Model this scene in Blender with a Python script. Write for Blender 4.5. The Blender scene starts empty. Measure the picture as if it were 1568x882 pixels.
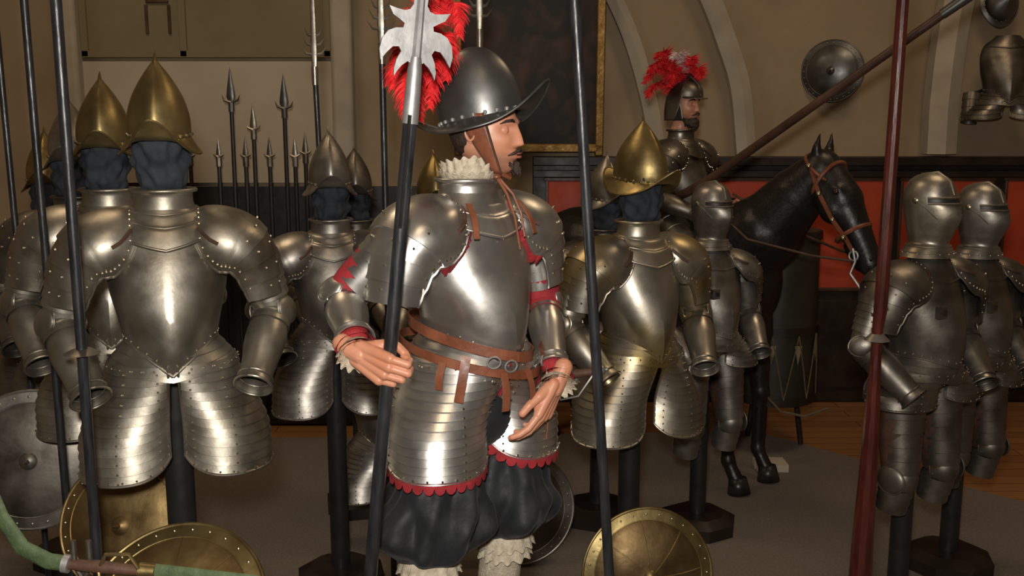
import bpy, bmesh, math, random
from mathutils import Vector, Matrix, noise
R=math.radians
random.seed(7)
sc=bpy.context.scene
V=Vector
def lerp(a,b,t): return a+(b-a)*t
def clamp(x,a=0.,b=1.): return max(a,min(b,x))
def sst(x): x=clamp(x); return x*x*(3-2*x)
def ip(pts,t):
    n=len(pts)
    if t<=pts[0][0]: return list(pts[0][1:])
    if t>=pts[-1][0]: return list(pts[-1][1:])
    for i in range(n-1):
        if pts[i][0]<=t<=pts[i+1][0]: break
    t0,t1=pts[i][0],pts[i+1][0]; h=t1-t0; s=(t-t0)/h; out=[]
    for k in range(1,len(pts[0])):
        p0,p1=pts[i][k],pts[i+1][k]
        m0=(pts[i+1][k]-pts[i-1][k])/(pts[i+1][0]-pts[i-1][0]) if i>0 else (p1-p0)/h
        m1=(pts[i+2][k]-pts[i][k])/(pts[i+2][0]-pts[i][0]) if i<n-2 else (p1-p0)/h
        out.append((2*s**3-3*s**2+1)*p0+(s**3-2*s**2+s)*h*m0+(-2*s**3+3*s**2)*p1+(s**3-s**2)*h*m1)
    return out
# ---------------------------------------------------------------- materials
def mk(name):
    m=bpy.data.materials.new(name); m.use_nodes=True
    nt=m.node_tree; return m,nt,nt.nodes['Principled BSDF']
def mottled(name,c1,c2,rough=(.4,.6),metallic=0.,scale=6.,bump=.1,bscale=None,detail=5,p0=.35,p1=.7,stretch=None):
    m,nt,b=mk(name); N=nt.nodes; L=nt.links
    tc=N.new('ShaderNodeTexCoord'); mp=N.new('ShaderNodeMapping'); L.new(tc.outputs['Object'],mp.inputs[0])
    if stretch: mp.inputs['Scale'].default_value=stretch
    n=N.new('ShaderNodeTexNoise'); n.inputs['Scale'].default_value=scale; n.inputs['Detail'].default_value=detail
    L.new(mp.outputs[0],n.inputs['Vector'])
    r=N.new('ShaderNodeValToRGB'); r.color_ramp.elements[0].position=p0; r.color_ramp.elements[1].position=p1
    r.color_ramp.elements[0].color=(*c1,1); r.color_ramp.elements[1].color=(*c2,1)
    L.new(n.outputs['Fac'],r.inputs[0]); L.new(r.outputs[0],b.inputs['Base Color'])
    n2=N.new('ShaderNodeTexNoise'); n2.inputs['Scale'].default_value=(bscale or scale*3); n2.inputs['Detail'].default_value=6
    L.new(mp.outputs[0],n2.inputs['Vector'])
    mr=N.new('ShaderNodeMapRange'); mr.inputs['From Min'].default_value=.3; mr.inputs['From Max'].default_value=.7
    mr.inputs['To Min'].default_value=rough[0]; mr.inputs['To Max'].default_value=rough[1]
    L.new(n2.outputs['Fac'],mr.inputs[0]); L.new(mr.outputs[0],b.inputs['Roughness'])
    b.inputs['Metallic'].default_value=metallic
    if bump:
        bp=N.new('ShaderNodeBump'); bp.inputs['Strength'].default_value=bump; bp.inputs['Distance'].default_value=.01
        L.new(n2.outputs['Fac'],bp.inputs['Height']); L.new(bp.outputs[0],b.inputs['Normal'])
    return m
ST_MAN=mottled('polished_steel',(.44,.43,.40),(.60,.58,.55),(.26,.40),.92,5,.07,14)
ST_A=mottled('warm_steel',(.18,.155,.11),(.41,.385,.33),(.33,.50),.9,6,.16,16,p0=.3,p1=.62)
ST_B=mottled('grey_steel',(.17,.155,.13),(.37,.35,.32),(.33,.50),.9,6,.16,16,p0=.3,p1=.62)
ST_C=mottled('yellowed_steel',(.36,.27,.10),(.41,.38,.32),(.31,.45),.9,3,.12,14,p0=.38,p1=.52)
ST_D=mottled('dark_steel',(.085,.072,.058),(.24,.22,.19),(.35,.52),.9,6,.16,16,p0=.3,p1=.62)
ST_H=mottled('blackened_steel',(.11,.11,.108),(.18,.18,.175),(.34,.46),.82,7,.06,20)
BRASS=mottled('old_brass',(.18,.13,.05),(.37,.29,.13),(.33,.48),.9,6,.16,18,p0=.3,p1=.65)
BRASS2=mottled('dull_brass',(.20,.125,.05),(.36,.26,.11),(.38,.58),.85,9,.18,22)
COPPER=mottled('browned_shield_steel',(.12,.075,.035),(.24,.165,.075),(.38,.52),.85,7,.15,20)
RIV=mottled('rivet_brass',(.36,.31,.2),(.44,.39,.28),(.3,.42),1,20,0)
CLOTH=mottled('slate_blue_cloth',(.018,.023,.031),(.034,.041,.053),(.85,.95),0,14,.3,60)
BLACK=mottled('black_paint',(.012,.012,.012),(.02,.02,.02),(.35,.5),0,8,.03)
SHAFT=mottled('black_ash_shaft',(.010,.011,.013),(.03,.032,.036),(.3,.42),0,10,.08,30,stretch=(6,6,1))
LANCE=mottled('mahogany_lacquer',(.038,.008,.006),(.085,.017,.011),(.2,.3),0,8,.04,20,stretch=(6,6,1))
OAK=mottled('brown_wood_shaft',(.05,.024,.015),(.10,.05,.03),(.35,.5),0,8,.08,20)
RED=mottled('crimson_velvet',(.24,.012,.018),(.36,.020,.026),(.75,.9),0,30,.2,90)
PLUME=mottled('scarlet_feather',(.62,.008,.014),(.85,.03,.03),(.6,.8),0,40,0)
PLUMEW=mottled('white_feather',(.7,.5,.48),(.8,.7,.68),(.6,.8),0,40,0)
LEATH=mottled('brown_leather',(.15,.045,.02),(.25,.085,.04),(.4,.55),0,14,.15,60)
LEATHD=mottled('dark_leather',(.05,.025,.015),(.09,.045,.028),(.45,.6),0,14,.15,60)
VELV=mottled('black_velvet',(.004,.006,.008),(.010,.013,.017),(.6,.8),0,8,.2,40)
VELV.node_tree.nodes['Principled BSDF'].inputs['Sheen Weight'].default_value=.06
LACE=mottled('cream_lace',(.46,.39,.28),(.64,.57,.45),(.8,.95),0,60,.5,160)
SKIN=mottled('painted_skin',(.54,.225,.13),(.62,.295,.185),(.38,.5),0,9,.04,50)
SKIN.node_tree.nodes['Principled BSDF'].inputs['Subsurface Weight'].default_value=.06
SKIN.node_tree.nodes['Principled BSDF'].inputs['Subsurface Scale'].default_value=.01
def stubble_skin():
    m=SKIN.copy(); m.name='painted_skin_with_stubble'; nt=m.node_tree; b=nt.nodes['Principled BSDF']; N=nt.nodes; L=nt.links
    old=b.inputs['Base Color'].links[0].from_socket
    tc=N.new('ShaderNodeTexCoord'); sp=N.new('ShaderNodeSeparateXYZ'); L.new(tc.outputs['Object'],sp.inputs[0])
    mr=N.new('ShaderNodeMapRange'); mr.interpolation_type='SMOOTHSTEP'; mr.inputs['From Min'].default_value=-.035; mr.inputs['From Max'].default_value=-.075
    mr.inputs['To Min'].default_value=0; mr.inputs['To Max'].default_value=.62; L.new(sp.outputs['Z'],mr.inputs[0])
    mx=N.new('ShaderNodeMix'); mx.data_type='RGBA'; L.new(mr.outputs[0],mx.inputs['Factor']); L.new(old,mx.inputs['A']); mx.inputs['B'].default_value=(.15,.08,.055,1)
    L.new(mx.outputs['Result'],b.inputs['Base Color']); return m
SKINF=stubble_skin()
HAIR=mottled('dark_hair',(.02,.012,.008),(.05,.03,.02),(.5,.7),0,60,.4,200)
EYEW=mottled('eye_white',(.42,.37,.33),(.48,.43,.39),(.2,.25),0,10,0)
IRIS=mottled('eye_brown',(.02,.01,.006),(.04,.02,.01),(.15,.2),0,10,0)
LIPS=mottled('lip_paint',(.34,.10,.075),(.40,.13,.10),(.35,.5),0,20,0)
HORSE=mottled('black_horse_hair',(.006,.005,.005),(.014,.012,.011),(.34,.48),0,14,.15,70)
HOOF=mottled('hoof',(.01,.01,.01),(.03,.025,.02),(.3,.4),0,14,.1)
WHITE=mottled('silvered_steel',(.36,.36,.36),(.48,.48,.48),(.38,.55),.7,14,.10,30)
GREEN=mottled('green_cloth_scabbard',(.035,.06,.022),(.07,.105,.04),(.6,.8),0,30,.3,90)
GOLD=mottled('gilt_frame',(.25,.14,.04),(.4,.25,.08),(.4,.55),.7,20,.3,50)
WALL=mottled('beige_plaster',(.30,.225,.14),(.39,.30,.195),(.85,.95),0,1.6,.15,9)
WALLW=mottled('pale_plaster',(.43,.37,.275),(.51,.445,.345),(.85,.95),0,2,.1,9)
WALLP=mottled('ochre_painted_panel',(.20,.16,.09),(.25,.205,.12),(.7,.85),0,1.5,.06,9)
RIB=mottled('stone_rib',(.38,.33,.26),(.47,.42,.33),(.85,.95),0,5,.2,20)
CARPET=mottled('grey_carpet',(.16,.13,.105),(.22,.185,.155),(.95,1),0,90,.6,260)
PANEL=mottled('red_orange_panel',(.36,.04,.012),(.48,.06,.018),(.5,.65),0,3,.05)
FRAME=mottled('ebonised_wood',(.010,.007,.005),(.024,.016,.012),(.35,.5),0,5,.08)
ROPE=mottled('hemp_rope',(.10,.075,.04),(.15,.115,.065),(.8,.9),0,50,.3)
DRUM=mottled('dark_olive_drum_paint',(.018,.018,.012),(.03,.028,.018),(.4,.5),0,8,.05)
CEIL=mottled('ceiling_plaster',(.35,.29,.2),(.42,.35,.25),(.9,.95),0,2,.1)
# wood floor
WOOD,nt,b=mk('wood_floor_boards')
tc=nt.nodes.new('ShaderNodeTexCoord'); br=nt.nodes.new('ShaderNodeTexBrick')
br.inputs['Color1'].default_value=(.26,.12,.045,1); br.inputs['Color2'].default_value=(.33,.16,.06,1); br.inputs['Mortar'].default_value=(.06,.03,.015,1)
br.inputs['Scale'].default_value=1; br.inputs['Brick Width'].default_value=1.6; br.inputs['Row Height'].default_value=.12; br.inputs['Mortar Size'].default_value=.003
nt.links.new(tc.outputs['Object'],br.inputs['Vector']); nt.links.new(br.outputs['Color'],b.inputs['Base Color']); b.inputs['Roughness'].default_value=.4
# painting
PAINT,nt,b=mk('old_dark_oil_painting')
tc=nt.nodes.new('ShaderNodeTexCoord'); n=nt.nodes.new('ShaderNodeTexNoise'); n.inputs['Scale'].default_value=3.2; n.inputs['Detail'].default_value=7; n.inputs['Distortion'].default_value=1.5
r=nt.nodes.new('ShaderNodeValToRGB'); r.color_ramp.elements[0].position=.45; r.color_ramp.elements[0].color=(.006,.004,.003,1); r.color_ramp.elements[1].position=.75; r.color_ramp.elements[1].color=(.08,.035,.016,1)
nt.links.new(tc.outputs['Object'],n.inputs['Vector']); nt.links.new(n.outputs['Fac'],r.inputs[0]); nt.links.new(r.outputs[0],b.inputs['Base Color']); b.inputs['Roughness'].default_value=.6
# ---------------------------------------------------------------- geometry collector
class G:
    def __init__(s): s.v=[]; s.f=[]; s.mi=[]; s.mats=[]
    def _m(s,m):
        if m not in s.mats: s.mats.append(m)
        return s.mats.index(m)
    def rows(s,rows,mat,close=False):
        b0=len(s.v); n=len(rows[0]); k=s._m(mat)
        for r in rows: s.v.extend([tuple(p) for p in r])
        for j in range(len(rows)-1):
            for i in range(n if close else n-1):
                a=b0+j*n+i; b=b0+j*n+(i+1)%n
                s.f.append((a,b,b+n,a+n)); s.mi.append(k)
        return b0
    def grid(s,fn,nu,nv,mat,close=False):
        rows=[]
        for j in range(nv+1):
            rows.append([fn(i/nu,j/nv) for i in range(nu if close else nu+1)])
        return s.rows(rows,mat,close)
    def poly(s,pts,mat):
        b0=len(s.v); s.v.extend([tuple(p) for p in pts]); s.f.append(tuple(range(b0,b0+len(pts)))); s.mi.append(s._m(mat))
    def tube(s,pts,rad,mat,n=12,caps=True,flat=1.,up=None):
        pts=[V(p) for p in pts]; m=len(pts)
        if not isinstance(rad,(list,tuple)): rad=[rad]*m
        rows=[]; e=None
        for i in range(m):
            t=(pts[min(i+1,m-1)]-pts[max(i-1,0)])
            if t.length<1e-9: t=V((0,0,1))
            t.normalize()
            if e is None:
                ref=V(up) if up else (V((0,1,0)) if abs(t.y)<.9 else V((1,0,0)))
                e=(ref-t*ref.dot(t)).normalized()
            else:
                e=(e-t*e.dot(t)).normalized()
            f=t.cross(e)
            rows.append([pts[i]+(e*math.cos(2*math.pi*k/n)*flat+f*math.sin(2*math.pi*k/n))*rad[i] for k in range(n)])
        b0=s.rows(rows,mat,True); k=s._m(mat)
        if caps:
            s.f.append(tuple(range(b0+n-1,b0-1,-1))); s.mi.append(k)
            e0=b0+(m-1)*n; s.f.append(tuple(range(e0,e0+n))); s.mi.append(k)
    def sph(s,c,r,mat,n=12,M=None):
        if not isinstance(r,(list,tuple)): r=(r,r,r)
        c=V(c); rows=[]
        for j in range(n//2+1):
            th=math.pi*clamp(j/(n//2),.02,.98); row=[]
            for i in range(n):
                a=2*math.pi*i/n
                p=V((r[0]*math.sin(th)*math.cos(a),r[1]*math.sin(th)*math.sin(a),r[2]*math.cos(th)))
                if M: p=M@p
                row.append(c+p)
            rows.append(row)
        b0=s.rows(rows,mat,True); k=s._m(mat)
        s.f.append(tuple(range(b0+n-1,b0-1,-1))); s.mi.append(k)
        e0=b0+(n//2)*n; s.f.append(tuple(range(e0,e0+n))); s.mi.append(k)
    def caps(s,p0,p1,r0,r1,mat,n=14):
        s.tube([p0,p1],[r0,r1],mat,n); s.sph(p0,r0,mat,n); s.sph(p1,r1,mat,n)
    def box(s,c,d,mat,M=None):
        c=V(c); P=[]
        for x in(-1,1):
            for y in(-1,1):
                for z in(-1,1):
                    p=V((x*d[0]/2,y*d[1]/2,z*d[2]/2)); P.append(c+((M@p) if M else p))
        b0=len(s.v); s.v.extend([tuple(p) for p in P]); k=s._m(mat)
        for f in((0,1,3,2),(4,6,7,5),(0,4,5,1),(2,3,7,6),(0,2,6,4),(1,5,7,3)):
            s.f.append(tuple(b0+i for i in f)); s.mi.append(k)
    def ring(s,c,ax,r1,r2,rt,mat,n=40,m=8,e=None):
        ax=V(ax).normalized(); ref=V(e) if e else (V((0,0,1)) if abs(ax.z)<.9 else V((1,0,0)))
        e1=(ref-ax*ref.dot(ax)).normalized(); e2=ax.cross(e1); c=V(c)
        rows=[]
        for j in range(n+1):
            a=2*math.pi*j/n; d=(e1*math.cos(a)*r1+e2*math.sin(a)*r2); dn=d.normalized()
            rows.append([c+d+(dn*math.cos(2*math.pi*k/m)+ax*math.sin(2*math.pi*k/m))*rt for k in range(m)])
        s.rows(rows,mat,True)
    def rivets(s,pts,r,mat):
        for p in pts: s.sph(p,r,mat,6)
    def obj(s,name,parent=None,M=None,ang=38,solid=0,remesh=0,smooth=0,bevel=0,sub=0):
        me=bpy.data.meshes.new(name); me.from_pydata(s.v,[],s.f)
        for m in s.mats: me.materials.append(m)
        me.polygons.foreach_set('material_index',s.mi); me.polygons.foreach_set('use_smooth',[True]*len(s.f))
        me.update()
        bm=bmesh.new(); bm.from_mesh(me)
        if not remesh: bmesh.ops.recalc_face_normals(bm,faces=bm.faces)
        bm.to_mesh(me); bm.free()
        if not remesh: me.set_sharp_from_angle(angle=R(ang))
        o=bpy.data.objects.new(name,me); sc.collection.objects.link(o)
        if parent: o.parent=parent
        if M is not None: o.matrix_local=M
        if remesh:
            md=o.modifiers.new('r','REMESH'); md.mode='VOXEL'; md.voxel_size=remesh; md.use_smooth_shade=True
        if smooth:
            md=o.modifiers.new('s','SMOOTH'); md.iterations=smooth; md.factor=.5
        if bevel:
            md=o.modifiers.new('b','BEVEL'); md.width=bevel; md.segments=2; md.limit_method='ANGLE'
        if sub:
            md=o.modifiers.new('u','SUBSURF'); md.levels=sub; md.render_levels=sub
        if solid:
            md=o.modifiers.new('t','SOLIDIFY'); md.thickness=solid; md.offset=0
        return o
def empty(name,loc=(0,0,0),yaw=0,scale=1.):
    e=bpy.data.objects.new(name,None); sc.collection.objects.link(e); e.empty_display_size=.1
    e.matrix_world=Matrix.Translation(loc)@Matrix.Rotation(R(yaw),4,'Z')@Matrix.Scale(scale,4)
    return e
def cusp(a,w): # a angle from front
    a=abs((a+math.pi)%(2*math.pi)-math.pi); return max(0,1-a/w)
T=Matrix.Translation
# ---------------------------------------------------------------- armour parts (local: faces -Y)
BP=[(0,.078,.072,0),(.06,.10,.085,0),(.16,.146,.096,.006),(.35,.168,.112,.024),(.6,.161,.130,.042),(.82,.142,.138,.048),(1,.128,.132,.042)]
def breast_pt(a,t,zt=1.37,zb=.985,pt=.08):
    rx,ry,rd=ip(BP,t)
    z=lerp(zt,zb-pt*cusp(a,R(60))**1.3,t)
    x=rx*math.sin(a); c=math.cos(a)
    y=-ry*c if c>0 else -ry*.8*c
    y-=rd*cusp(a,R(72))
    return V((x,y,z))
def breastplate(par,mat,M=None,rivet=RIV,zb=.985,pt=.08):
    g=G(); n=72
    g.grid(lambda u,v: breast_pt(u*2*math.pi,v,zb=zb,pt=pt),n,34,mat,True)
    g.tube([breast_pt(2*math.pi*i/n,1,zb=zb,pt=pt)*1.004 for i in range(n+1)],.0045,mat,8)
    pts=[breast_pt(R(-75+150*i/30),.19,zb=zb)+V((0,-.004,0)) for i in range(31)]
    g.tube(pts,.0045,mat,8)
    g.rivets([breast_pt(R(a),.95,zb=zb,pt=pt)+V((0,-.002,0)) for a in range(-90,91,12)],.004,rivet)
    return g.obj('breastplate',par,M,ang=20)
def gorget(par,mat,M=None,zt=1.415,r=.072):
    g=G(); P=[(0,r+.007),(.07,r),(.40,r+.004),(.42,r+.013),(.62,r+.030),(.64,r+.037),(.85,r+.052),(1,r+.060)]
    H=zt-1.285
    def f(u,v):
        a=u*2*math.pi; rr=ip(P,v)[0]
        z=zt-H*v-(.030*v if math.cos(a)>0 else 0)*math.cos(a)+.03*v*v*abs(math.sin(a))
        return (rr*1.12*math.sin(a),-rr*math.cos(a)*1.02,z)
    g.grid(f,48,26,mat,True)
    for v,rt in((0,.006),(.41,.003),(.63,.003),(1,.004)):
        g.tube([V(f(i/48,v)) for i in range(49)],rt,mat,8)
    return g.obj('gorget',par,M,ang=50)
def cap(g,C,A,h,r1,r2,th,mat,ref=(0,0,1),n=44,m=12,rim=.004,riv=None):
    C=V(C);A=V(A).normalized();ref=V(ref); e1=(ref-A*ref.dot(A)).normalized(); e2=A.cross(e1)
    def P(ph,t,k=1.): return C+A*h*math.cos(t)*k+(e1*r1*math.cos(ph)+e2*r2*math.sin(ph))*math.sin(t)*k
    g.grid(lambda u,v:P(2*math.pi*u,max(.01,v)*R(th)),n,m,mat,True)
    if rim: g.tube([P(2*math.pi*i/n,R(th)) for i in range(n+1)],rim,mat,8)
    if riv: g.rivets([P(2*math.pi*i/14,R(th-9),1.01) for i in range(14)],.0035,riv)
    return P
def lames(g,pts,rad,n,mat,step=.05,ns=20,flat=1.,up=None):
    pts=[V(p) for p in pts]; m=len(pts)-1
    tab=[(i/m,)+tuple(pts[i])+(rad[i],) for i in range(m+1)]
    P=[];Q=[]
    for i in range(n):
        for f,k in((.02,1.),(.5,1+step*.5),(.98,1+step)):
            x=ip(tab,(i+f)/n); P.append(V(x[:3])); Q.append(x[3]*k)
    g.tube(P,Q,mat,ns,caps=False,flat=flat,up=up)
def scallop(g,pts,inn,mat,w=.018,step=.022,off=.004,axis=(0,0)):
    L=[0.]
    for i in range(1,len(pts)): L.append(L[-1]+(pts[i]-pts[i-1]).length)
    tot=L[-1]; ns=max(2,int(round(tot/step))); a=[];b=[];K=10
    for q in range(ns*K+1):
        l=tot*q/(ns*K); i=0
        while i<len(L)-2 and L[i+1]<l: i+=1
        t=(l-L[i])/max(L[i+1]-L[i],1e-6); p=pts[i].lerp(pts[i+1],t); c=inn[i].lerp(inn[i+1],t); tg=(pts[i+1]-pts[i]).normalized()
        o=(p-c); o=(o-tg*o.dot(tg)).normalized(); nr=o.cross(tg); out=V((p.x-axis[0],p.y-axis[1],0))
        if nr.dot(out)<0: nr=-nr
        a.append(p-o*.003+nr*off); b.append(p+nr*(off*.8)+o*w*(.34+.66*math.sqrt(abs(math.sin(math.pi*q/K)))))
    g.rows([a,b],mat)
PT=[(0,.080,1.268,0,.088,.098,84,66),(.18,.112,1.268,3,.100,.118,122,84),(.38,.154,1.260,14,.106,.130,136,100),(.55,.192,1.244,34,.104,.128,134,110),(.72,.222,1.206,60,.090,.108,126,110),(.86,.236,1.152,74,.080,.090,118,108),(1,.247,1.095,80,.070,.075,112,108)]
def psurf(s,u,v,big=1.):
    cx,cz,be,ru,ry,tf,tb=ip(PT,v); be=R(be)
    th=R(lerp(-tb,tf*big,u)); sa=0.
    if v>.52: sa=.006*(((v-.52)/.12)%1.0)
    w=(ru+sa)*math.cos(th)
    return V((s*(cx+w*math.sin(be)),-(ry+sa)*math.sin(th),cz+w*math.cos(be)))
def pauldrons(par,mat,M=None,riv=RIV,trim=None,big=1.):
    g=G()
    vs=[i/16*.52 for i in range(17)]
    for i in range(4): vs+=[.5201+.12*i,.5201+.12*i+.06,.6399+.12*i-.0001]
    for s in(-1,1):
        g.rows([[psurf(s,u/44,v,big) for u in range(45)] for v in vs],mat)
        vv=[i/24 for i in range(25)]
        edge=[psurf(s,.5+u/40,0,big) for u in range(21)]+[psurf(s,1,v,big) for v in vv[1:]]
        inn=[psurf(s,.5+u/40,.08,big) for u in range(20)]+[psurf(s,.96,.05,big)]+[psurf(s,.94,max(v,.05),big) for v in vv[1:]]
        g.tube(edge,.0050,mat,8)
        g.tube([psurf(s,0,v,big) for v in vv],.004,mat,8); g.tube([psurf(s,u/20,0,big) for u in range(11)],.004,mat,8)
        g.rivets([psurf(s,.94,.1+.8*i/10,big)+V((0,-.002,0)) for i in range(11)]+[psurf(s,.5+.4*i/5,.06,big)*1.001 for i in range(6)],.0038,riv)
        for u in(.42,.60,.74): g.rivets([psurf(s,u,v,big)*1.003 for v in(.57,.69,.81,.93)],.0042,riv)
        if trim: scallop(g,edge[:int(len(edge)*.84)],inn[:int(len(edge)*.84)],trim,w=.028,step=.028,off=.006)
        g.tube([psurf(s,.80,v,big)+V((0,-.003,0)) for v in(.04,.12,.2,.3)],.006,LEATHD,6)
    return g.obj('pauldrons',par,M,ang=30)
def arm(g,S,E,W,mat,cuff=True,sides=1,riv=RIV,rr=1.,low=True):
    S=V(S);E=V(E);W=V(W)
    lames(g,[S.lerp(E,.15),S.lerp(E,.78)],[.066*rr,.055*rr],5,mat,.07)
    if low:
        lames(g,[S.lerp(E,.7),S.lerp(E,.95)],[.052*rr,.049*rr],1,mat,.04)
    d1=(E-S).normalized(); d2=(W-E).normalized(); out=(d1-d2).normalized()
    cap(g,E-out*.012,out,.058*rr,.062*rr,.056*rr,88,mat,ref=tuple(d1),riv=riv,n=28,m=8)
    side=d1.cross(d2).normalized()
    if side.length>.1:
        for q in(-1,1):
            cap(g,E-out*.0+side*q*.043*rr,side*q,.018,.048*rr,.038*rr,85,mat,ref=tuple(out),n=24,m=6,rim=.003)
    lames(g,[E.lerp(W,-.12),E.lerp(W,.22)],[.053*rr,.053*rr],3,mat,.06)
    tab=[(0,.050),(.3,.056),(.65,.047),(.9,.044),(1,.050)]
    N=10; g.tube([E.lerp(W,.15+.85*i/N) for i in range(N+1)],[ip(tab,i/N)[0]*rr for i in range(N+1)],mat,24,caps=False)
    g.ring(W,(W-E),.050*rr,.050*rr,.004,mat,n=28)
    g.ring(E.lerp(W,.9),(W-E),.046*rr,.046*rr,.003,mat,n=28)
    g.rivets([E.lerp(W,.3+.15*k)+V((0,-.050*rr,0)) for k in range(4)],.0035,riv)
def tpoint(sd,s,t,k=0.,zt=.935,zb=.6,rr=.126,p0=-48,W0=.176,D0=.168,cx=.130):
    a=lerp(R(4),R(118),s); hx,hy=W0*math.sin(a),-D0*math.cos(a)
    ph=lerp(R(p0),R(128),s); tx,ty=cx+rr*math.sin(ph)*(1+.06),-.02-rr*1.02*math.cos(ph)
    q=sst(t*1.25+.05)
    x=lerp(hx,tx,q);y=lerp(hy,ty,q)
    c=V((cx*q,-.02*q,0)); d=(V((x,y,0))-c); d=d/max(d.length,1e-5)
    x+=d.x*k; y+=d.y*k
    z=lerp(zt,zb,t*(1-.17*abs(2*s-1)**4))
    return V((sd*x,y,z))
def tassets(par,mat,M=None,n=12,zt=.935,zb=.6,riv=RIV,trim=None,wz=.985,name='tassets',rr=.126,saw=.0075,p0=-48):
    g=G()
    rows=[]
    for i in range(3):
        for f in(.02,.98):
            t=(i+f)/3; k=.005*f
            rows.append([V(((lerp(.131,.179,t)+k)*math.sin(a),-(lerp(.136,.170,t)+k)*math.cos(a)-.02*(1-t)*cusp(a,R(72)),lerp(wz,zt-.01,t)-.035*t*cusp(a,R(70)))) for a in [2*math.pi*j/64 for j in range(64)]])
    g.rows(rows,mat,True)
    kw=dict(zt=zt,zb=zb,rr=rr,p0=p0)
    for sd in(-1,1):
        rows=[]
        for i in range(n):
            for f in(.01,.5,.99):
                t=(i+f)/n
                rows.append([tpoint(sd,j/40,t,saw*f,**kw) for j in range(41)])
        g.rows(rows,mat)
        def path(d):
            return [tpoint(sd,d,max(d,t/20) if d else t/20,.005,**kw) for t in range(20)]+[tpoint(sd,clamp(j/40,d,1-d),1-d,.006,**kw) for j in range(0,41)]+[tpoint(sd,1-d,min(1-d,1-t/20),.005,**kw) for t in range(1,21)]
        edge=path(0.); inn=path(.06)
        g.tube(edge,.0045,mat,8)
        rv=[]
        for i in range(n):
            for s_ in(.08,.36,.92): rv.append(tpoint(sd,s_,(i+.75)/n,.009,**kw))
        rv+=[tpoint(sd,j/12,.97,.010,**kw) for j in range(1,12)]+[tpoint(sd,j/10,.03,.008,**kw) for j in range(1,10)]
        g.rivets(rv,.0034,riv)
        if trim: scallop(g,edge,inn,trim,w=.027,step=.028,off=.004,axis=(sd*.13,0))
    return g.obj(name,par,M,ang=22)
def cabasset(par,mat,M,H=.215,trimmat=RIV,rx=.084,ry=.115,front=.055,name='morion_helmet',tip=True,fl=.07,pr=None,sb=.026,hang=.034):
    g=G()
    PR=pr or [(0,1.0),(.12,1.02),(.3,.98),(.5,.83),(.68,.60),(.82,.37),(.92,.18),(1,.03)]
    def sk(u,v):
        a=2*math.pi*u; r=ip(PR,v)[0]; cr=.008*(cusp(a,R(26))+cusp(a+math.pi,R(26)))*(1-v*.5)
        return ((rx*r)*math.sin(a),-(ry*r+cr)*math.cos(a),H*v)
    g.grid(sk,64,30,mat,True)
    if tip: g.tube([(0,0,H*.97),(0,.004,H*1.04),(0,.014,H*1.09)],[.006,.004,.0015],mat,8)
    else: g.poly([sk(i/24,1) for i in range(24)],mat)
    def bm_(u,v):
        a=2*math.pi*u; c=abs(math.cos(a)); fb=c**2.2
        wo=.028+(front if math.cos(a)>0 else front*.75)*fb
        r2=ry+wo*v
        s_,c_=math.sin(a),math.cos(a)
        x=(rx+sb*v)*s_*(1-.15*v*fb); y=-r2*c_
        z=-hang*v*(1-fb)+(fl if c_>0 else fl*.6)*v*v*fb**2 -.012*v
        return (x,y,z)
    g.grid(bm_,72,8,mat,True)
    g.tube([V(bm_(i/72,1)) for i in range(73)],.0035,mat,8)
    for i in range(22): g.sph(V(sk(i/22,.03))*1.015,.0058,trimmat,8)
    return g.obj(name,par,M,ang=35)
def closehelm(par,mat,M):
    g=G()
    PR=[(0,.125,.12,.105,0),(.12,.10,.10,.09,0),(.17,.08,.088,.082,.008),(.30,.084,.10,.095,.025),(.47,.094,.112,.112,.045),(.6,.099,.112,.12,.04),(.68,.101,.11,.122,.02),(.80,.096,.104,.116,.006),(.90,.079,.088,.099,.003),(.96,.054,.062,.072,.002),(.985,.034,.04,.046,.001),(1,.004,.005,.005,0)]
    def f(u,v):
        a=2*math.pi*u; rx,rf,rb,c=ip(PR,v); co=math.cos(a)
        y=-rf*co if co>0 else -rb*co
        y-=c*cusp(a,R(75))**1.2
        return (rx*math.sin(a),y,.36*v)
    g.grid(f,72,70,mat,True)
    arc=[R(-62+124*i/30) for i in range(31)]
    def q(a,v,k): p=V(f(a/(2*math.pi),v)); return V((p.x*k,p.y*k,p.z))
    g.rows([[q(a,.66,1.012) for a in arc],[q(a,.705,1.016) for a in arc]],BLACK)
    g.tube([q(a,.65,1.04) for a in arc],.005,mat,8); g.tube([q(a,.718,1.03) for a in arc],.005,mat,8)
    g.tube([V((0,-.118+.0,.27)),V((0,-.095,.325)),V((0,-.03,.360)),V((0,.05,.350)),V((0,.105,.28))],[.004,.006,.009,.008,.004],mat,10)
    for s in(-1,1):
        g.sph((s*.101,0,.245),(.008,.014,.014),RIV,10)
        g.tube([V((s*.101,-.0,.245)),V((s*.092,-.05,.215)),V((s*.072,-.095,.17))],.003,mat,6)
    g.rivets([q(R(a),v,1.01) for a in(20,30,40) for v in(.4,.46,.52)],.003,BLACK)
    g.rivets([q(R(a),.05,1.01) for a in range(0,360,24)],.004,RIV)
    for v in(.06,.13): g.tube([V(f(i/48,v)) for i in range(49)],.0035,mat,8)
    return g.obj('close_helmet',par,M,ang=40)
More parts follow.
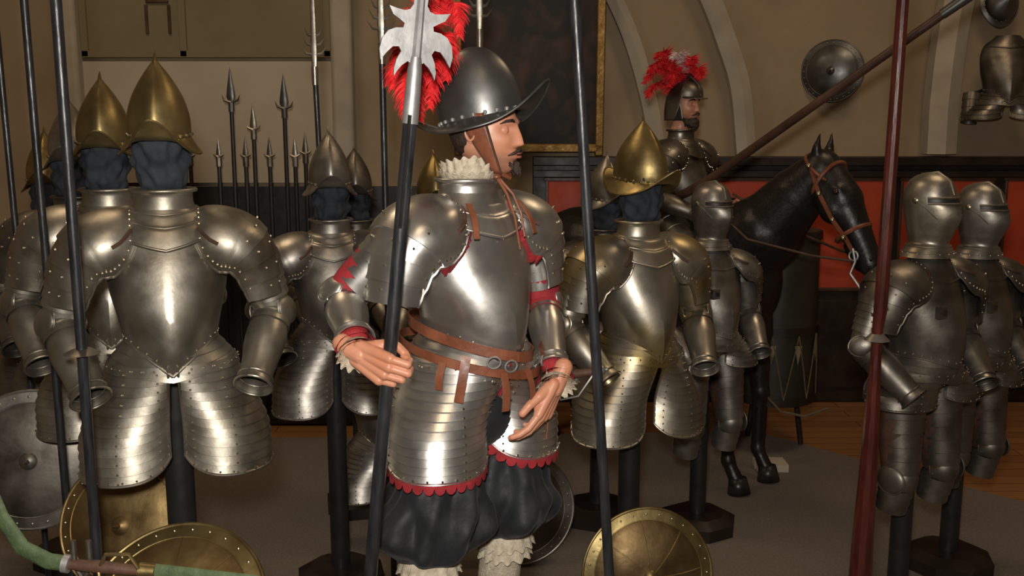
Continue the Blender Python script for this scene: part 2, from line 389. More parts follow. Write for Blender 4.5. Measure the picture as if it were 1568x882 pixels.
def clothhead(par,seed):
    g=G()
    PR=[(0,.050,.050),(.14,.054,.056),(.28,.066,.078),(.45,.072,.086),(.65,.074,.094),(.85,.066,.088),(1,.03,.04)]
    def f(u,v):
        a=2*math.pi*u; rx,ry=ip(PR,v); q=sst((v-.1)/.15)
        n_=noise.noise(V((math.sin(a)*2.2,math.cos(a)*2.2+seed*3.1,v*4)))*.016+noise.noise(V((math.sin(a)*3.5,math.cos(a)*3.5+seed,v*7)))*.009+.004*math.sin(v*26+4*math.sin(a+seed)+3*math.cos(2*a))
        n_*=.3+.7*q
        return ((rx+n_)*math.sin(a),-(ry+n_)*math.cos(a)-.01*q,1.37+.25*v)
    g.grid(f,64,44,CLOTH,True)
    return g.obj('cloth_covered_head',par,ang=180)
def stand(par,zoff,scale,top=1.2,r=.042,flr=0.):
    g=G(); z0=(flr+.011-zoff)/scale
    g.tube([(0,0.03,z0+.03),(0,0.03,top)],r,BLACK,20)
    P=[];
    for k,(rr,z) in enumerate(((.20,z0+.001),(.20,z0+.06),(.14,z0+.09))):
        P.append([V((rr*math.cos(R(22.5+45*i)),rr*math.sin(R(22.5+45*i))+.03,z)) for i in range(8)])
    g.rows(P,FRAME,True); g.poly(P[-1],FRAME)
    g.tube([(-.2,0.03,1.27),(.2,0.03,1.27)],.02,BLACK,10)
    return g.obj('stand',par,ang=30)
def legs(par,mat,riv=RIV):
    g=G()
    for s in(-1,1):
        H=V((s*.105,0,.9));K=V((s*.125,-.04,.50)); A=V((s*.125,-.01,.36))
        g.tube([H,H.lerp(K,.5),K],[.095,.088,.066],LEATHD,20)
        lames(g,[H.lerp(K,.12)+V((0,-.008,0)),H.lerp(K,.95)+V((0,-.008,0))],[.094,.068],6,mat,.04,24)
        cap(g,K+V((0,.0,0)),(0,-1,0),.078,.075,.066,90,mat,riv=riv,n=28,m=8)
        cap(g,K+V((s*.062,-.01,0)),(s,-.1,0),.018,.055,.06,85,mat,n=24,m=6)
        lames(g,[K.lerp(A,.25),A],[.066,.058],3,mat,.07,24)
    return g.obj('leg_armour',par)
def suit(name,x,y,zoff,yaw,scale=1.,helm='cab',mat=ST_A,hmat=BRASS,leg=False,arms=True,seed=0,zb=.6,flr=0.,elb=.295,Hh=.215,hyaw=0):
    e=empty(name,(x,y,zoff),yaw,scale)
    breastplate(e,mat,pt=.03 if leg else .08); pauldrons(e,mat,big=.8 if leg else 1.); stand(e,zoff,scale,flr=flr)
    if helm=='cab':
        gorget(e,mat); clothhead(e,seed)
        cabasset(e,hmat,T((0,0,1.565))@Matrix.Rotation(R(hyaw),4,'Z')@Matrix.Rotation(R(4),4,'X'),H=Hh)
    else:
        closehelm(e,hmat,T((0,0,1.375))@Matrix.Diagonal((.88,.88,.90,1)))
        g=G(); g.box((-.09,-.150,1.18),(.045,.02,.045),mat); g.box((-.09,-.163,1.18),(.02,.012,.02),BLACK); g.obj('lance_rest',e)
    if leg:
        tassets(e,mat,n=5,zb=.80); legs(e,mat)
    else: tassets(e,mat,zb=zb,p0=-52)
    if arms:
        g=G()
        for s in(-1,1): arm(g,(s*.235,0.01,1.25),(s*elb,.03,1.04),(s*(elb-.08),-.15,.86),mat,rr=1.08)
        g.obj('arm_harness',e)
    return e
suit('pikeman_armour',-.995,2.8,.45,19,1.,mat=ST_A,hmat=BRASS,seed=1,flr=.44,hyaw=-6)
suit('pikeman_armour',-1.35,3.28,.42,16,1.,mat=ST_A,hmat=BRASS,seed=2)
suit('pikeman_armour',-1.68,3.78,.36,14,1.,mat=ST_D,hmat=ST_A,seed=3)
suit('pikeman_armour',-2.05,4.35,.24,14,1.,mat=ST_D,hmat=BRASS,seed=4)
suit('pikeman_armour',-.76,4.10,.24,14,1.,mat=ST_B,hmat=ST_B,seed=5)
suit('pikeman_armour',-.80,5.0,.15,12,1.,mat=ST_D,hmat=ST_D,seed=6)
suit('pikeman_armour',-.38,4.75,.22,12,.95,mat=ST_B,hmat=BRASS,seed=7)
suit('pikeman_armour',.515,3.97,.12,26,1.09,mat=ST_C,hmat=BRASS,seed=8,Hh=.22,hyaw=8)
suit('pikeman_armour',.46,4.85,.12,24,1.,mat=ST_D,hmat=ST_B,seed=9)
suit('knight_armour',.96,4.72,.08,30,1.,helm='close',mat=ST_B,hmat=ST_B,leg=True)
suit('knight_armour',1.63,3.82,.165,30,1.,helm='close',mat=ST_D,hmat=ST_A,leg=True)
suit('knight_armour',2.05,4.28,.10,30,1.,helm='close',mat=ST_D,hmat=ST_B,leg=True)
# ---------------------------------------------------------------- heads
def gs(x,s): return math.exp(-(x/s)**2)
def face(par,M,beard=False,name='head'):
    g=G()
    def f(u,v):
        ph=2*math.pi*u-math.pi; th=math.pi*clamp(v,.004,.996)
        x=.073*math.sin(th)*math.sin(ph); y=-.091*math.sin(th)*math.cos(ph); z=.118*math.cos(th)
        w=sst((-.015-z)/.09)
        x*=1-.22*w
        if y>0: y*=1-.3*w
        if math.cos(ph)>0:
            fm=math.cos(ph)
            dy=0; ax=abs(x)
            dy-=.020*sst((-.03-z)/.06)*gs(x,.05)
            t=(.020-z)/.056
            if -0.2<t<1.25:
                amp=(.003+.023*clamp(t))*(1-sst((t-.9)/.22))*sst((t+.2)/.2); dy-=amp*gs(x,.0085+.006*clamp(t))
            dy-=.007*gs(ax-.026,.022)*gs(z-.027,.009)
            dy+=.013*gs(ax-.031,.016)*gs(z-.007,.012)
            dy-=.005*gs(ax-.043,.02)*gs(z+.025,.02)
            dy-=.008*gs(x,.02)*gs(z+.053,.0055)+.008*gs(x,.018)*gs(z+.064,.0055)
            dy+=.004*gs(x,.03)*gs(z+.0585,.002)+.004*gs(x,.02)*gs(z+.077,.006)
            dy-=.008*gs(x,.018)*gs(z+.096,.014)
            y+=dy*min(1,fm*1.4)
        return (x,y,z)
    g.grid(f,150,120,SKINF,True)
    g.tube([(0,.005,-.06),(0,.02,-.12),(0,.03,-.20)],[.05,.052,.06],SKIN,24)
    for s in(-1,1):
        ey=V((s*.031,-.0665,.007)); gz=V((-.18,-1,-.02)).normalized()
        g.sph(ey,.0125,EYEW,20)
        g.tube([ey+gz*.0105,ey+gz*.0129,ey+gz*.0133],[.0062,.0050,.0010],IRIS,16)
        cap(g,ey,(0,-.95,.95),.0144,.0144,.0144,66,SKIN,n=20,m=6,rim=.0011)
        cap(g,ey+V((0,0,-.001)),(0,-.66,-1),.0139,.0139,.0139,63,SKIN,n=20,m=6,rim=.0008)
        cap(g,ey,(s*1,-.15,0),.0140,.0140,.0140,58,SKIN,n=20,m=6,rim=.0008)
        g.tube([(s*.012,-.089,.026),(s*.026,-.0905,.031),(s*.042,-.079,.029),(s*.054,-.066,.022)],[.003,.0045,.004,.001],HAIR,8)
        g.tube([(s*.002,-.1045,-.0445),(s*.012,-.101,-.0475),(s*.024,-.091,-.054),(s*.034,-.080,-.060)],[.004,.005,.004,.001],HAIR,8)
        g.sph((s*.072,.008,.0),(.006,.017,.029),SKIN,14)
        g.ring((s*.077,.008,.004),(s,0,0),.024,.014,.0035,SKIN,n=24,m=6)
    g.sph((0,-.0985,-.0535),(.017,.005,.0035),LIPS,12); g.sph((0,-.0985,-.0635),(.014,.005,.0042),LIPS,12)
    if beard:
        for k in range(60):
            a=random.uniform(-1.3,1.3); x=.055*math.sin(a); y=-.075*math.cos(a)-.02; z0=-.065-.02*math.cos(a)
            g.tube([(x,y+.01,z0),(x*.9,y-.004,z0-.03),(x*.8,y,z0-.05)],[.008,.006,.001],HAIR,5)
        g.sph((0,-.06,-.095),(.045,.045,.03),HAIR,16)
    else:
        rnd=random.Random(3)
        for k in range(90):
            x=rnd.uniform(-.022,.022); z0=rnd.uniform(-.100,-.074); y=-.097+abs(x)*.5+(.004 if z0>-.085 else 0)
            g.tube([(x,y+.004,z0),(x*1.05,y-.005,z0-.007),(x*.8,y-.003,z0-.017)],[.0028,.0024,.0004],HAIR,5)
    g.sph((0,.022,.018),(.077,.080,.098),HAIR,24)
    return g.obj(name,par,M,ang=180)
def feather(g,pts,L,mat,nb=200,side=None,seed=0,droop=.5,wid=.0016,taper=.75):
    rnd=random.Random(seed); m=len(pts)-1; tab=[(i/m,)+tuple(pts[i]) for i in range(m+1)]
    g.tube([V(ip(tab,i/20)) for i in range(21)],[.0022*(1-.8*i/20) for i in range(21)],mat,5)
    side=V(side) if side else V((1,0,0))
    for i in range(nb):
        t=.06+.94*i/nb; p=V(ip(tab,t)); tg=(V(ip(tab,min(1,t+.03)))-V(ip(tab,max(0,t-.03)))).normalized()
        sd=(side-tg*side.dot(tg)).normalized(); nn=tg.cross(sd)
        for q in(-1,1):
            l=L*(sst(t*5)*(1-sst((t-taper)/(1.02-taper))*.6))*rnd.uniform(.7,1.15)
            d=(sd*q+tg*rnd.uniform(.35,.8)+nn*rnd.uniform(-.5,.5)).normalized(); pp=p.copy(); a=[];b=[]
            w=V((rnd.uniform(-1,1),rnd.uniform(-1,1),rnd.uniform(-1,1))).cross(d).normalized()
            for k in range(6):
                wd=wid*(1-k/5.5); a.append(pp+w*wd); b.append(pp-w*wd)
                d=(d+V((rnd.uniform(-.12,.12),rnd.uniform(-.12,.12),-droop*.3))).normalized(); pp=pp+d*l/5
            g.rows([a,b],mat)
# ---------------------------------------------------------------- hand
def hand(par,name,Mi,W,F,Tt,curl,thumb,sc_=1.):
    F=V(F).normalized(); Tt=V(Tt); Tt=(Tt-F*Tt.dot(F)).normalized(); D=V(curl['D']); D=(D-F*D.dot(F)-Tt*D.dot(Tt)).normalized()
    W=V(W)
    P=lambda x,y,z: Mi@(W+(Tt*x+F*y+D*z)*sc_)
    g=G(); bx=(.031,.0105,-.0105,-.030); by=(.087,.091,.086,.077)
    Ls=((.042,.026,.021),(.046,.030,.022),(.042,.027,.021),(.034,.021,.018)); rr=(.0095,.0098,.0092,.0082)
    for i in range(4):
        g.caps(P(bx[i]*.6,.0,0),P(bx[i],by[i],-.002),.0155*sc_,.0128*sc_,SKIN)
        g.caps(P(bx[i]*.8,.045,-.008),P(bx[i]*.95,by[i]-.012,-.009),.013*sc_,.011*sc_,SKIN)
        x,y,z=bx[i],by[i],-.001; a=0; sp=curl.get('spread',.08)*(1.5-i)
        for k in range(3):
            a=curl['a'][i][k]; l=Ls[i][k]
            x2=x+l*math.sin(sp)*max(0,math.cos(R(a))); y2=y+l*math.cos(R(a)); z2=z-l*math.sin(R(a))
            g.caps(P(x,y,z),P(x2,y2,z2),rr[i]*(1.04-.07*k)*sc_,rr[i]*(.97-.09*k)*sc_,SKIN,12)
            x,y,z=x2,y2,z2
    g.caps(P(.018,.012,-.008),P(thumb[0][0],thumb[0][1],thumb[0][2]),.017*sc_,.0135*sc_,SKIN)
    tr=(.0125,.011,.0098,.0085)
    for k in range(len(thumb)-1): g.caps(P(*thumb[k]),P(*thumb[k+1]),tr[k]*sc_,tr[k+1]*sc_,SKIN,12)
    g.caps(P(0,-.05,0),P(0,.01,0),.024*sc_,.022*sc_,SKIN)
    return g.obj(name,par,remesh=.0020,smooth=3)
def frill(g,c,ax,r0,r1,h,mat,waves=18,amp=.008):
    ax=V(ax).normalized(); ref=V((0,0,1)) if abs(ax.z)<.9 else V((0,1,0)); e1=(ref-ax*ref.dot(ax)).normalized(); e2=ax.cross(e1); c=V(c)
    def f(u,v):
        a=2*math.pi*u; w=amp*v*math.sin(a*waves+.8*math.sin(3*a)); r=lerp(r0,r1,v)+w*.7
        return c+ax*(h*v+w*.8)+(e1*math.cos(a)+e2*math.sin(a))*r
    g.grid(f,waves*10,6,mat,True)
# ---------------------------------------------------------------- foreground figure
ML=V((-.115,2.62,.45)); MY=42
man=empty('halberdier_mannequin',ML,MY)
Mw=T(ML)@Matrix.Rotation(R(MY),4,'Z'); Mi=Mw.inverted()
TT=T((0,0,.055))
breastplate(man,ST_MAN,TT@Matrix.Diagonal((1.06,1.03,1,1)))
gorget(man,ST_MAN,TT,zt=1.40,r=.074)
pauldrons(man,ST_MAN,TT,trim=RED,big=.94)
tassets(man,ST_MAN,TT@Matrix.Diagonal((1.03,1.03,1,1)),n=13,zb=.635,trim=RED,rr=.118,p0=-66)
hR=V((-.371,2.30,1.506)); hL=V((.118,2.545,1.36))
g=G(); s2=Mi@hR; e2_=V((-.325,.12,1.16))
arm(g,(-.22,.01,1.31),e2_,s2.lerp(e2_,.22),ST_MAN,rr=.97,low=False)
s3=Mi@hL; e3=V((.275,.0,1.09))
arm(g,(.225,.01,1.31),e3,s3.lerp(e3,.20),ST_MAN,rr=.94,low=False)
g.obj('arm_harness',man)
g=G()
for S,E,W in(((-.22,.01,1.33),e2_,s2),((.225,.01,1.33),e3,s3)):
    S=V(S); g.tube([S,S.lerp(E,.5),S.lerp(E,.75),E,E.lerp(W,.3),W.lerp(E,.06)],[.05,.054,.058,.053,.045,.041],RED,24)
g.obj('crimson_sleeves',man,sub=1)
g=G()
for E,W in((e2_,s2),(e3,s3)):
    d=(W-E).normalized(); frill(g,W-d*.020,d,.036,.052,.026,LACE,14,.006); frill(g,W-d*.010,d,.030,.046,.018,LACE,12,.006); frill(g,W-d*.030,d,.040,.052,.014,RED,10,.003)
frill(g,(0,.0,1.455),(0,0,1),.070,.084,.020,LACE,20,.006); frill(g,(0,.0,1.45),(0,.1,1),.066,.074,.038,LACE,16,.005)
frill(g,(0,.005,1.455),(0,.18,1),.060,.069,.050,LACE,16,.005)
g.obj('lace_cuffs_and_collar',man,ang=180)
grip=dict(D=(-.5,-.86,0),a=[(32,118,178),(34,120,180),(36,122,182),(40,125,185)],spread=.0)
hand(man,'right_hand',Mi,hR,(.787,-.505,-.353),(.105,0,1),grip,[(.040,.042,-.022),(.046,.066,-.044),(.034,.088,-.056),(.022,.104,-.056)],1.05)
rel=dict(D=(.85,.35,-.2),a=[(12,32,48),(18,42,62),(24,50,72),(28,56,80)],spread=.12)
hand(man,'left_hand',Mi,hL,(-.35,-.25,-.80),(-.35,-.80,.35),rel,[(.042,.045,-.014),(.056,.075,-.024),(.058,.10,-.032)],1.05)
# belts
g=G()
def band(fn,n,w,th,mat):
    A=[];B=[];C=[];D_=[]
    for i in range(n+1):
        p,o,upv=fn(i/n); A.append(p+upv*w/2);B.append(p+upv*w/2+o*th);C.append(p-upv*w/2+o*th);D_.append(p-upv*w/2)
    g.rows([A,B,C,D_,A],mat)
def waist(u):
    a=2*math.pi*u; o=V((math.sin(a),-math.cos(a),0)); return V((.160*math.sin(a),-.172*math.cos(a)-.024*cusp(a,1.1),1.035-.03*math.cos(a)-.035*math.sin(a))),o,V((0,0,1))
band(waist,64,.028,.004,LEATH)
def waist2(u):
    a=2*math.pi*u; o=V((math.sin(a),-math.cos(a),0)); return V((.188*math.sin(a),-.192*math.cos(a),.985-.045*math.cos(a-.9))),o,V((0,0,1))
band(waist2,64,.024,.004,LEATH)
def strap(p0,p1,w,mat=LEATH,out=(0,-1,0),n=8,sag=.01):
    p0=V(p0);p1=V(p1); t=(p1-p0).normalized(); o=V(out); o=(o-t*o.dot(t)).normalized(); sd=t.cross(o)
    band(lambda u:(p0.lerp(p1,u)+o*math.sin(math.pi*u)*sag,o,sd),n,w,.0035,mat)
def bw(adeg,z,r=.198): a=R(adeg); return V((r*math.sin(a),-r*math.cos(a),z))
for a0,a1,z0,z1,w in((-42,-48,1.02,.90,.024),(-14,-14,.97,.87,.020),(8,12,.97,.87,.018),(52,46,.96,.74,.028),(60,30,.97,.90,.02),(30,62,1.02,.88,.024),(40,66,1.0,.86,.02),(-60,-62,1.0,.93,.02)):
    o=V((math.sin(R(a0)),-math.cos(R(a0)),0)); strap(bw(a0,z0),bw(a1,z1,.207),w,out=o)
for a_,z_ in((-22,1.0),(-8,.985),(56,.965),(36,.97)):
    o=V((math.sin(R(a_)),-math.cos(R(a_)),0)); c=bw(a_,z_,.202); g.ring(c,o,.015,.018,.0025,WHITE,n=20,m=6); g.sph(c+V((0,0,-.05)),.006,RIV,8)
g.sph(bw(66,.93,.205),(.03,.03,.045),LEATH,16)
g.tube([(.02,-.085,1.47),(.03,-.12,1.42),(.035,-.145,1.36),(.03,-.17,1.28)],[.005,.0035,.0035,.003],LEATH,8)
g.tube([(.02,-.085,1.47),(.05,-.12,1.42),(.065,-.135,1.37),(.06,-.155,1.31)],[.005,.0035,.0035,.003],LEATH,8)
g.sph((.022,-.09,1.465),(.012,.01,.008),LEATH,10)
for s in(-1,1): strap((s*.085,-.10,1.40),(s*.10,-.150,1.315),.016,out=(s*.2,-1,.3))
g.obj('sword_belt_and_straps',man)
# breeches: two full pleated legs gathered at the knee
g=G()
g.sph((0,0,.83),(.150,.125,.12),VELV,28)
g.obj('breeches_seat',man,ang=180)
LX={-1:.158,1:.115}
g=G()
for s in(-1,1):
    def f(u,v,s=s):
        a=2*math.pi*u; r=ip([(0,.075),(.15,.092),(.40,.102),(.55,.122),(.72,.142),(.86,.140),(.95,.112),(1,.070)],v)[0]
        k=sst((v-.25)*2.2)
        w=.012*math.sin(a*5+1.3*math.sin(a*2+s)+v*3.0)+.008*math.sin(a*9+s*2+v*5)+.030*noise.noise(V((math.cos(a)*1.6+s*4,math.sin(a)*1.6,v*3.2)))
        w+=.012*math.sin(v*16+2.5*math.sin(a*2+s))*sst((v-.45)/.3)+.012*noise.noise(V((math.cos(a)*4+s*4,math.sin(a)*4,v*8)))
        r+=w*k*(1-sst((v-.93)/.07)*.7)
        cx=s*(lerp(.075,.112,min(1,v*2.5))+(LX[s]-.112)*sst((v-.4)/.5)); return (cx+r*math.sin(a),-.012-r*math.cos(a),.88-.44*v)
    g.grid(f,140,70,VELV,True)
g.obj('black_breeches',man,ang=180)
g=G()
for s in(-1,1):
    x=LX[s]
    g.tube([(s*x,-.01,.50),(s*x,-.01,.42),(s*x,0,.38),(s*x,.015,.28),(s*x,.02,.14),(s*x,.02,.09)],[.075,.070,.062,.062,.042,.045],LACE,28)
    frill(g,(s*x,-.01,.455),(0,0,-1),.070,.088,.05,LACE,16,.006)
    frill(g,(s*x,-.01,.42),(0,0,-1),.066,.080,.05,LACE,14,.006)
g.obj('white_stockings',man,ang=180)
g=G()
for s in(-1,1):
    x=LX[s]
    g.caps((s*x,.03,.045),(s*(x+.015),-.15,.035),.044,.036,LEATHD,16); g.caps((s*x,.02,.05),(s*x,.02,.10),.046,.046,LEATHD,16)
g.obj('shoes',man,remesh=.006,smooth=3)
# head
HM=T((.048,-.012,1.578))@Matrix.Rotation(R(25),4,'Z')
face(man,HM)
HLM=HM@T((0,.012,.036))@Matrix.Rotation(R(-12),4,'X')@Matrix.Rotation(R(3),4,'Z')
cabasset(man,ST_H,HLM,H=.19,rx=.090,ry=.110,front=.066,fl=.070,tip=False,pr=[(0,1.0),(.15,1.02),(.35,1.0),(.55,.92),(.72,.78),(.86,.58),(.95,.36),(1,.02)],trimmat=WHITE,name='morion_helmet',sb=.030,hang=.016)
g=G()
for s in(-1,1):
    def f(u,v):
        w=lerp(.036,.010,v**1.3); yc=.005-.06*v; x=s*(.084-.010*v-.030*v*v); return (x+s*.003*math.sin(u*math.pi),yc+(u-.5)*2*w,.05-.155*v)
    g.grid(f,8,14,LEATH)
    for u in(0,1): g.tube([V(f(u,i/14)) for i in range(15)],.0022,LEATHD,6)
g.tube([(-.044,-.05,-.10),(0,-.07,-.118),(.044,-.05,-.10)],.005,LEATH,8)
g.obj('leather_cheek_pieces',man,HM,solid=.003)
g=G()
def wl(*p): return [tuple(Mi@(V(q)+V((-.018,0,0)))) for q in p]
sdv=tuple(Mi.to_3x3()@V((.9,-.3,0)))
PB=(-.16,2.66,2.07)
plist=[((-.21,2.64,2.20),(-.195,2.62,2.32),(-.13,2.60,2.42)),
 ((-.225,2.64,2.18),(-.235,2.60,2.30),(-.18,2.57,2.40),(-.12,2.55,2.38)),
 ((-.20,2.62,2.20),(-.165,2.60,2.32),(-.125,2.57,2.35),(-.115,2.55,2.27)),
 ((-.21,2.62,2.22),(-.255,2.58,2.26),(-.28,2.55,2.20),(-.285,2.54,2.14)),
 ((-.205,2.62,2.19),(-.235,2.56,2.22),(-.255,2.52,2.15),(-.25,2.50,2.07)),
 ((-.20,2.62,2.19),(-.215,2.56,2.22),(-.225,2.52,2.14),(-.215,2.50,2.06)),
 ((-.18,2.64,2.20),(-.17,2.59,2.26),(-.18,2.53,2.18),(-.19,2.52,2.09)),
 ((-.19,2.64,2.18),(-.20,2.58,2.30),(-.23,2.54,2.30),(-.24,2.52,2.2)),
 ((-.19,2.64,2.20),(-.16,2.60,2.28),(-.14,2.56,2.24),(-.15,2.54,2.16))]
for i,pl in enumerate(plist): feather(g,wl(PB,*pl),.048,PLUME,240,sdv,i+1,.75,wid=.0022)
g.tube(wl((-.145,2.64,2.04),(-.165,2.66,2.10)),[.008,.011],BRASS,10)
g.obj('red_ostrich_plume',man,ang=180)
# halberd
hb=empty('halberd')
g=G(); A=V((-.2215,2.28,2.17)); B=V((-.3515,2.28,.944)); ax=(A-B).normalized(); base=B+(B-A)*((.944-.452)/(2.17-.944))
g.tube([base,B,A],.0165,SHAFT,16)
g.tube([A-ax*.12,A-ax*.10,A,A+ax*.03],[.0185,.019,.017,.013],WHITE,16)
for q in(-1,1):
    g.tube([A-ax*.36+V((0,-.0165,0)),A-ax*.1+V((0,-.018,0))],.005,ST_H,6)
half=[(.012,-.03),(.018,-.026),(.030,-.036),(.040,-.050),(.046,-.062),(.047,-.045),(.043,-.025),(.034,-.006),(.040,.004),(.054,.002),(.066,-.012),(.078,-.030),(.082,-.006),(.078,.018),(.066,.036),(.050,.044),(.034,.046),(.032,.056),(.044,.064),(.058,.072),(.068,.090),(.050,.086),(.034,.084),(.022,.088),(.015,.100),(.017,.13),(.014,.20)]
outl=half+[(0,.34)]+[(-x,z) for x,z in reversed(half)]
by_=R(20); xx=V((ax.z*math.cos(by_),math.sin(by_),-ax.x*math.cos(by_))).normalized(); yy=ax.cross(xx).normalized(); O=A+ax*.045
def P3(x,z,th): return O+xx*x*1.04+ax*z+yy*th
bm=bmesh.new()
fa=[bm.verts.new(P3(x,z,-.004)) for x,z in outl]; fb_=[bm.verts.new(P3(x,z,.004)) for x,z in outl]
f1=bm.faces.new(fa); f2=bm.faces.new(list(reversed(fb_)))
for i in range(len(fa)):
    j=(i+1)%len(fa); bm.faces.new((fa[i],fb_[i],fb_[j],fa[j]))
bm.normal_update()
bmesh.ops.triangulate(bm,faces=[f1,f2],ngon_method='EAR_CLIP'); bmesh.ops.recalc_face_normals(bm,faces=bm.faces)
me=bpy.data.meshes.new('blade'); bm.to_mesh(me); bm.free(); me.materials.append(WHITE)
o=bpy.data.objects.new('blade',me); sc.collection.objects.link(o); o.parent=hb
g.tube([O-ax*.02,O+ax*.08,O+ax*.22,O+ax*.345],[.012,.011,.008,.001],WHITE,8)
g.obj('shaft_and_socket',hb)
# rapier at left hip
g=G(); P0=V((.125,2.60,1.37)); P1=V((.225,2.56,1.395)); dd=(P1-P0).normalized()
g.tube([P0,P0.lerp(P1,.5),P1],[.010,.013,.009],LEATHD,12); g.sph(P1+dd*.014,.015,ST_B,14); g.sph(P1+dd*.032,.006,ST_B,8)
q=V((-.3,-.25,-1)).normalized()
g.tube([P0-q*.07,P0-q*.03,P0,P0+q*.05,P0+q*.11+dd*.02],[.007,.0045,.005,.0045,.007],ST_B,10)
g.tube([P0+q*.02,P0+q*.07+dd*.03,P0+q*.065+dd*.08,P1],[.004]*4,ST_B,8)
g.ring(P0-dd*.015,dd,.045,.04,.0035,ST_B,n=30); g.ring(P0-dd*.035+q*.02,dd,.032,.03,.003,ST_B,n=30)
tipv=V((-.38,3.02,1.02)); g.tube([P0,P0.lerp(tipv,.05),tipv],[.008,.010,.006],LEATHD,8,flat=.5)
g.obj('rapier')
# ---------------------------------------------------------------- pole arms
def runka(g,O,mat,s=1.):
    O=V(O)
    g.tube([O,O+V((0,0,.07*s)),O+V((0,0,.32*s)),O+V((0,0,.45*s))],[.012*s,.016*s,.010*s,.001],mat,8,flat=.6)
    for k,z in enumerate((.05,.09,.13)):
        for q in(-1,1):
            l=.055-.008*k
            g.tube([O+V((0,0,z*s)),O+V((q*l*.6*s,0,(z+.005)*s)),O+V((q*l*s,0,(z+.035)*s))],[.008*s,.006*s,.001],mat,6)
    g.tube([O+V((0,0,-.08*s)),O],[.014*s,.015*s],mat,10)
def pole(name,x,y,r,mat,z0=0.012,z1=3.6,x1=None,y1=None,head=None,hz=None,hmat=ST_A,disc=None,n=14):
    g=G(); x1=x if x1 is None else x1; y1=y if y1 is None else y1
    g.tube([(x,y,z0),(x1,y1,z1)],r,mat,n)
    if head=='runka': runka(g,(x1,y1,z1),hmat)
    if head=='spear':
        g.tube([(x1,y1,z1-.1),(x1,y1,z1),(x1,y1,z1+.04),(x1,y1,z1+.25)],[r*1.2,r*1.1,r*1.6,.001],hmat,8)
    if disc: 
        g.tube([(x,y,disc-.012),(x,y,disc-.008),(x,y,disc+.004)],[.030,.045,.022],ST_B,20)
    return g.obj(name)
pole('pike',-1.08,2.40,.0135,SHAFT,.452,3.4,head='spear',disc=1.49)
pole('pike',-1.425,2.98,.0120,SHAFT,.452,3.5,x1=-1.44,head='spear')
pole('pike',-1.70,3.38,.011,SHAFT,.012,3.5,x1=-1.74,head='spear')
pole('pike',.325,2.50,.0138,SHAFT,.012,3.4,x1=.075,y1=2.46,head='spear')
pole('spiked_polearm',-.82,4.42,.012,SHAFT,.012,2.30,x1=-.87,head='runka')
pole('spiked_polearm',-.50,3.9,.0125,SHAFT,.012,2.36,x1=-.505,head='runka')
pole('spiked_polearm',-.10,4.2,.012,SHAFT,.012,2.44,x1=-.135,head='runka')
# jousting lance
g=G()
g.tube([(1.105,2.9,.44),(1.103,2.9,.5),(1.10,2.9,.56),(1.10,2.9,.75),(1.105,2.9,1.10),(1.105,2.9,1.36)],[.024,.026,.036,.033,.024,.016],LANCE,10)
g.tube([(1.105,2.9,1.36),(1.105,2.9,1.44),(1.11,2.9,1.50),(1.118,2.9,2.4),(1.13,2.9,3.4)],[.016,.016,.020,.0175,.014],LANCE,12)
g.tube([(1.105,2.9,1.40),(1.105,2.9,1.405),(1.105,2.9,1.425)],[.022,.038,.018],ST_B,20)
g.tube([(1.105,2.9,.012),(1.105,2.9,.07),(1.105,2.9,.30),(1.105,2.9,.33)],[.15,.14,.06,.05],FRAME,8)
g.tube([(1.105,2.9,.33),(1.105,2.9,.44)],[.022,.022],LANCE,12)
g.obj('jousting_lance',ang=25)
# ---------------------------------------------------------------- shields
def shield(name,c,r,nrm,mat,rimmat,h=.06,seg=0,boss=True):
    e=empty(name); n=V(nrm).normalized(); M=T(c)@n.to_track_quat('Z','Y').to_matrix().to_4x4(); e.matrix_world=M
    g=G(); pr=[(0,h),(.5,h*.72),(.80,h*.30),(.82,h*.22),(1,0)]
    g.grid(lambda u,v:(r*max(v,.01)*math.cos(2*math.pi*u),r*max(v,.01)*math.sin(2*math.pi*u),ip(pr,v)[0]),64,20,mat,True)
    g.grid(lambda u,v:(r*lerp(.84,1,v)*math.cos(2*math.pi*u),r*lerp(.84,1,v)*math.sin(2*math.pi*u),ip(pr,lerp(.84,1,v))[0]+.003),64,3,rimmat,True)
    g.ring((0,0,0),(0,0,1),r,r,.006,rimmat,n=64); g.ring((0,0,ip(pr,.82)[0]+.001),(0,0,1),r*.83,r*.83,.003,rimmat,n=64)
    for k in range(28):
        a=2*math.pi*k/28; g.sph((r*.92*math.cos(a),r*.92*math.sin(a),ip(pr,.92)[0]+.004),.005,RIV,6)
    for k in range(seg):
        a=2*math.pi*k/seg; g.tube([V((r*t*math.cos(a+.12*t),r*t*math.sin(a+.12*t),ip(pr,t)[0]+.001)) for t in(.08,.3,.5,.7,.82)],.0028,rimmat,6)
    if boss:
        g.tube([(0,0,h-.002),(0,0,h+.006),(0,0,h+.012),(0,0,h+.05)],[.03,.022,.008,.001],rimmat,14)
    g.obj('shield_plate',e); return e
shield('round_shield',(-.93,2.50,.73),.255,(-.05,-.62,.62),BRASS2,BRASS,.05,8)
shield('round_shield',(-1.22,2.93,.80),.215,(-.1,-1,.35),BRASS2,BRASS2,.04,0)
shield('round_shield',(-1.64,3.2,.92),.235,(.2,-1,.2),ST_D,ST_B,.04,0)
shield('round_shield',(.03,4.35,.28),.262,(.15,-1,.22),ST_D,ST_B,.05,0)
shield('round_shield',(.54,3.66,.28),.262,(.12,-1,.22),COPPER,BRASS,.06,8)
shield('wall_hung_shield',(2.27,7.1,2.42),.215,(-.55,-1,0),ST_H,ST_H,.07,0)
e=empty('spare_cuirass',(-.62,4.62,-.42),15,1.)
breastplate(e,ST_B); tassets(e,ST_B,zb=.68)
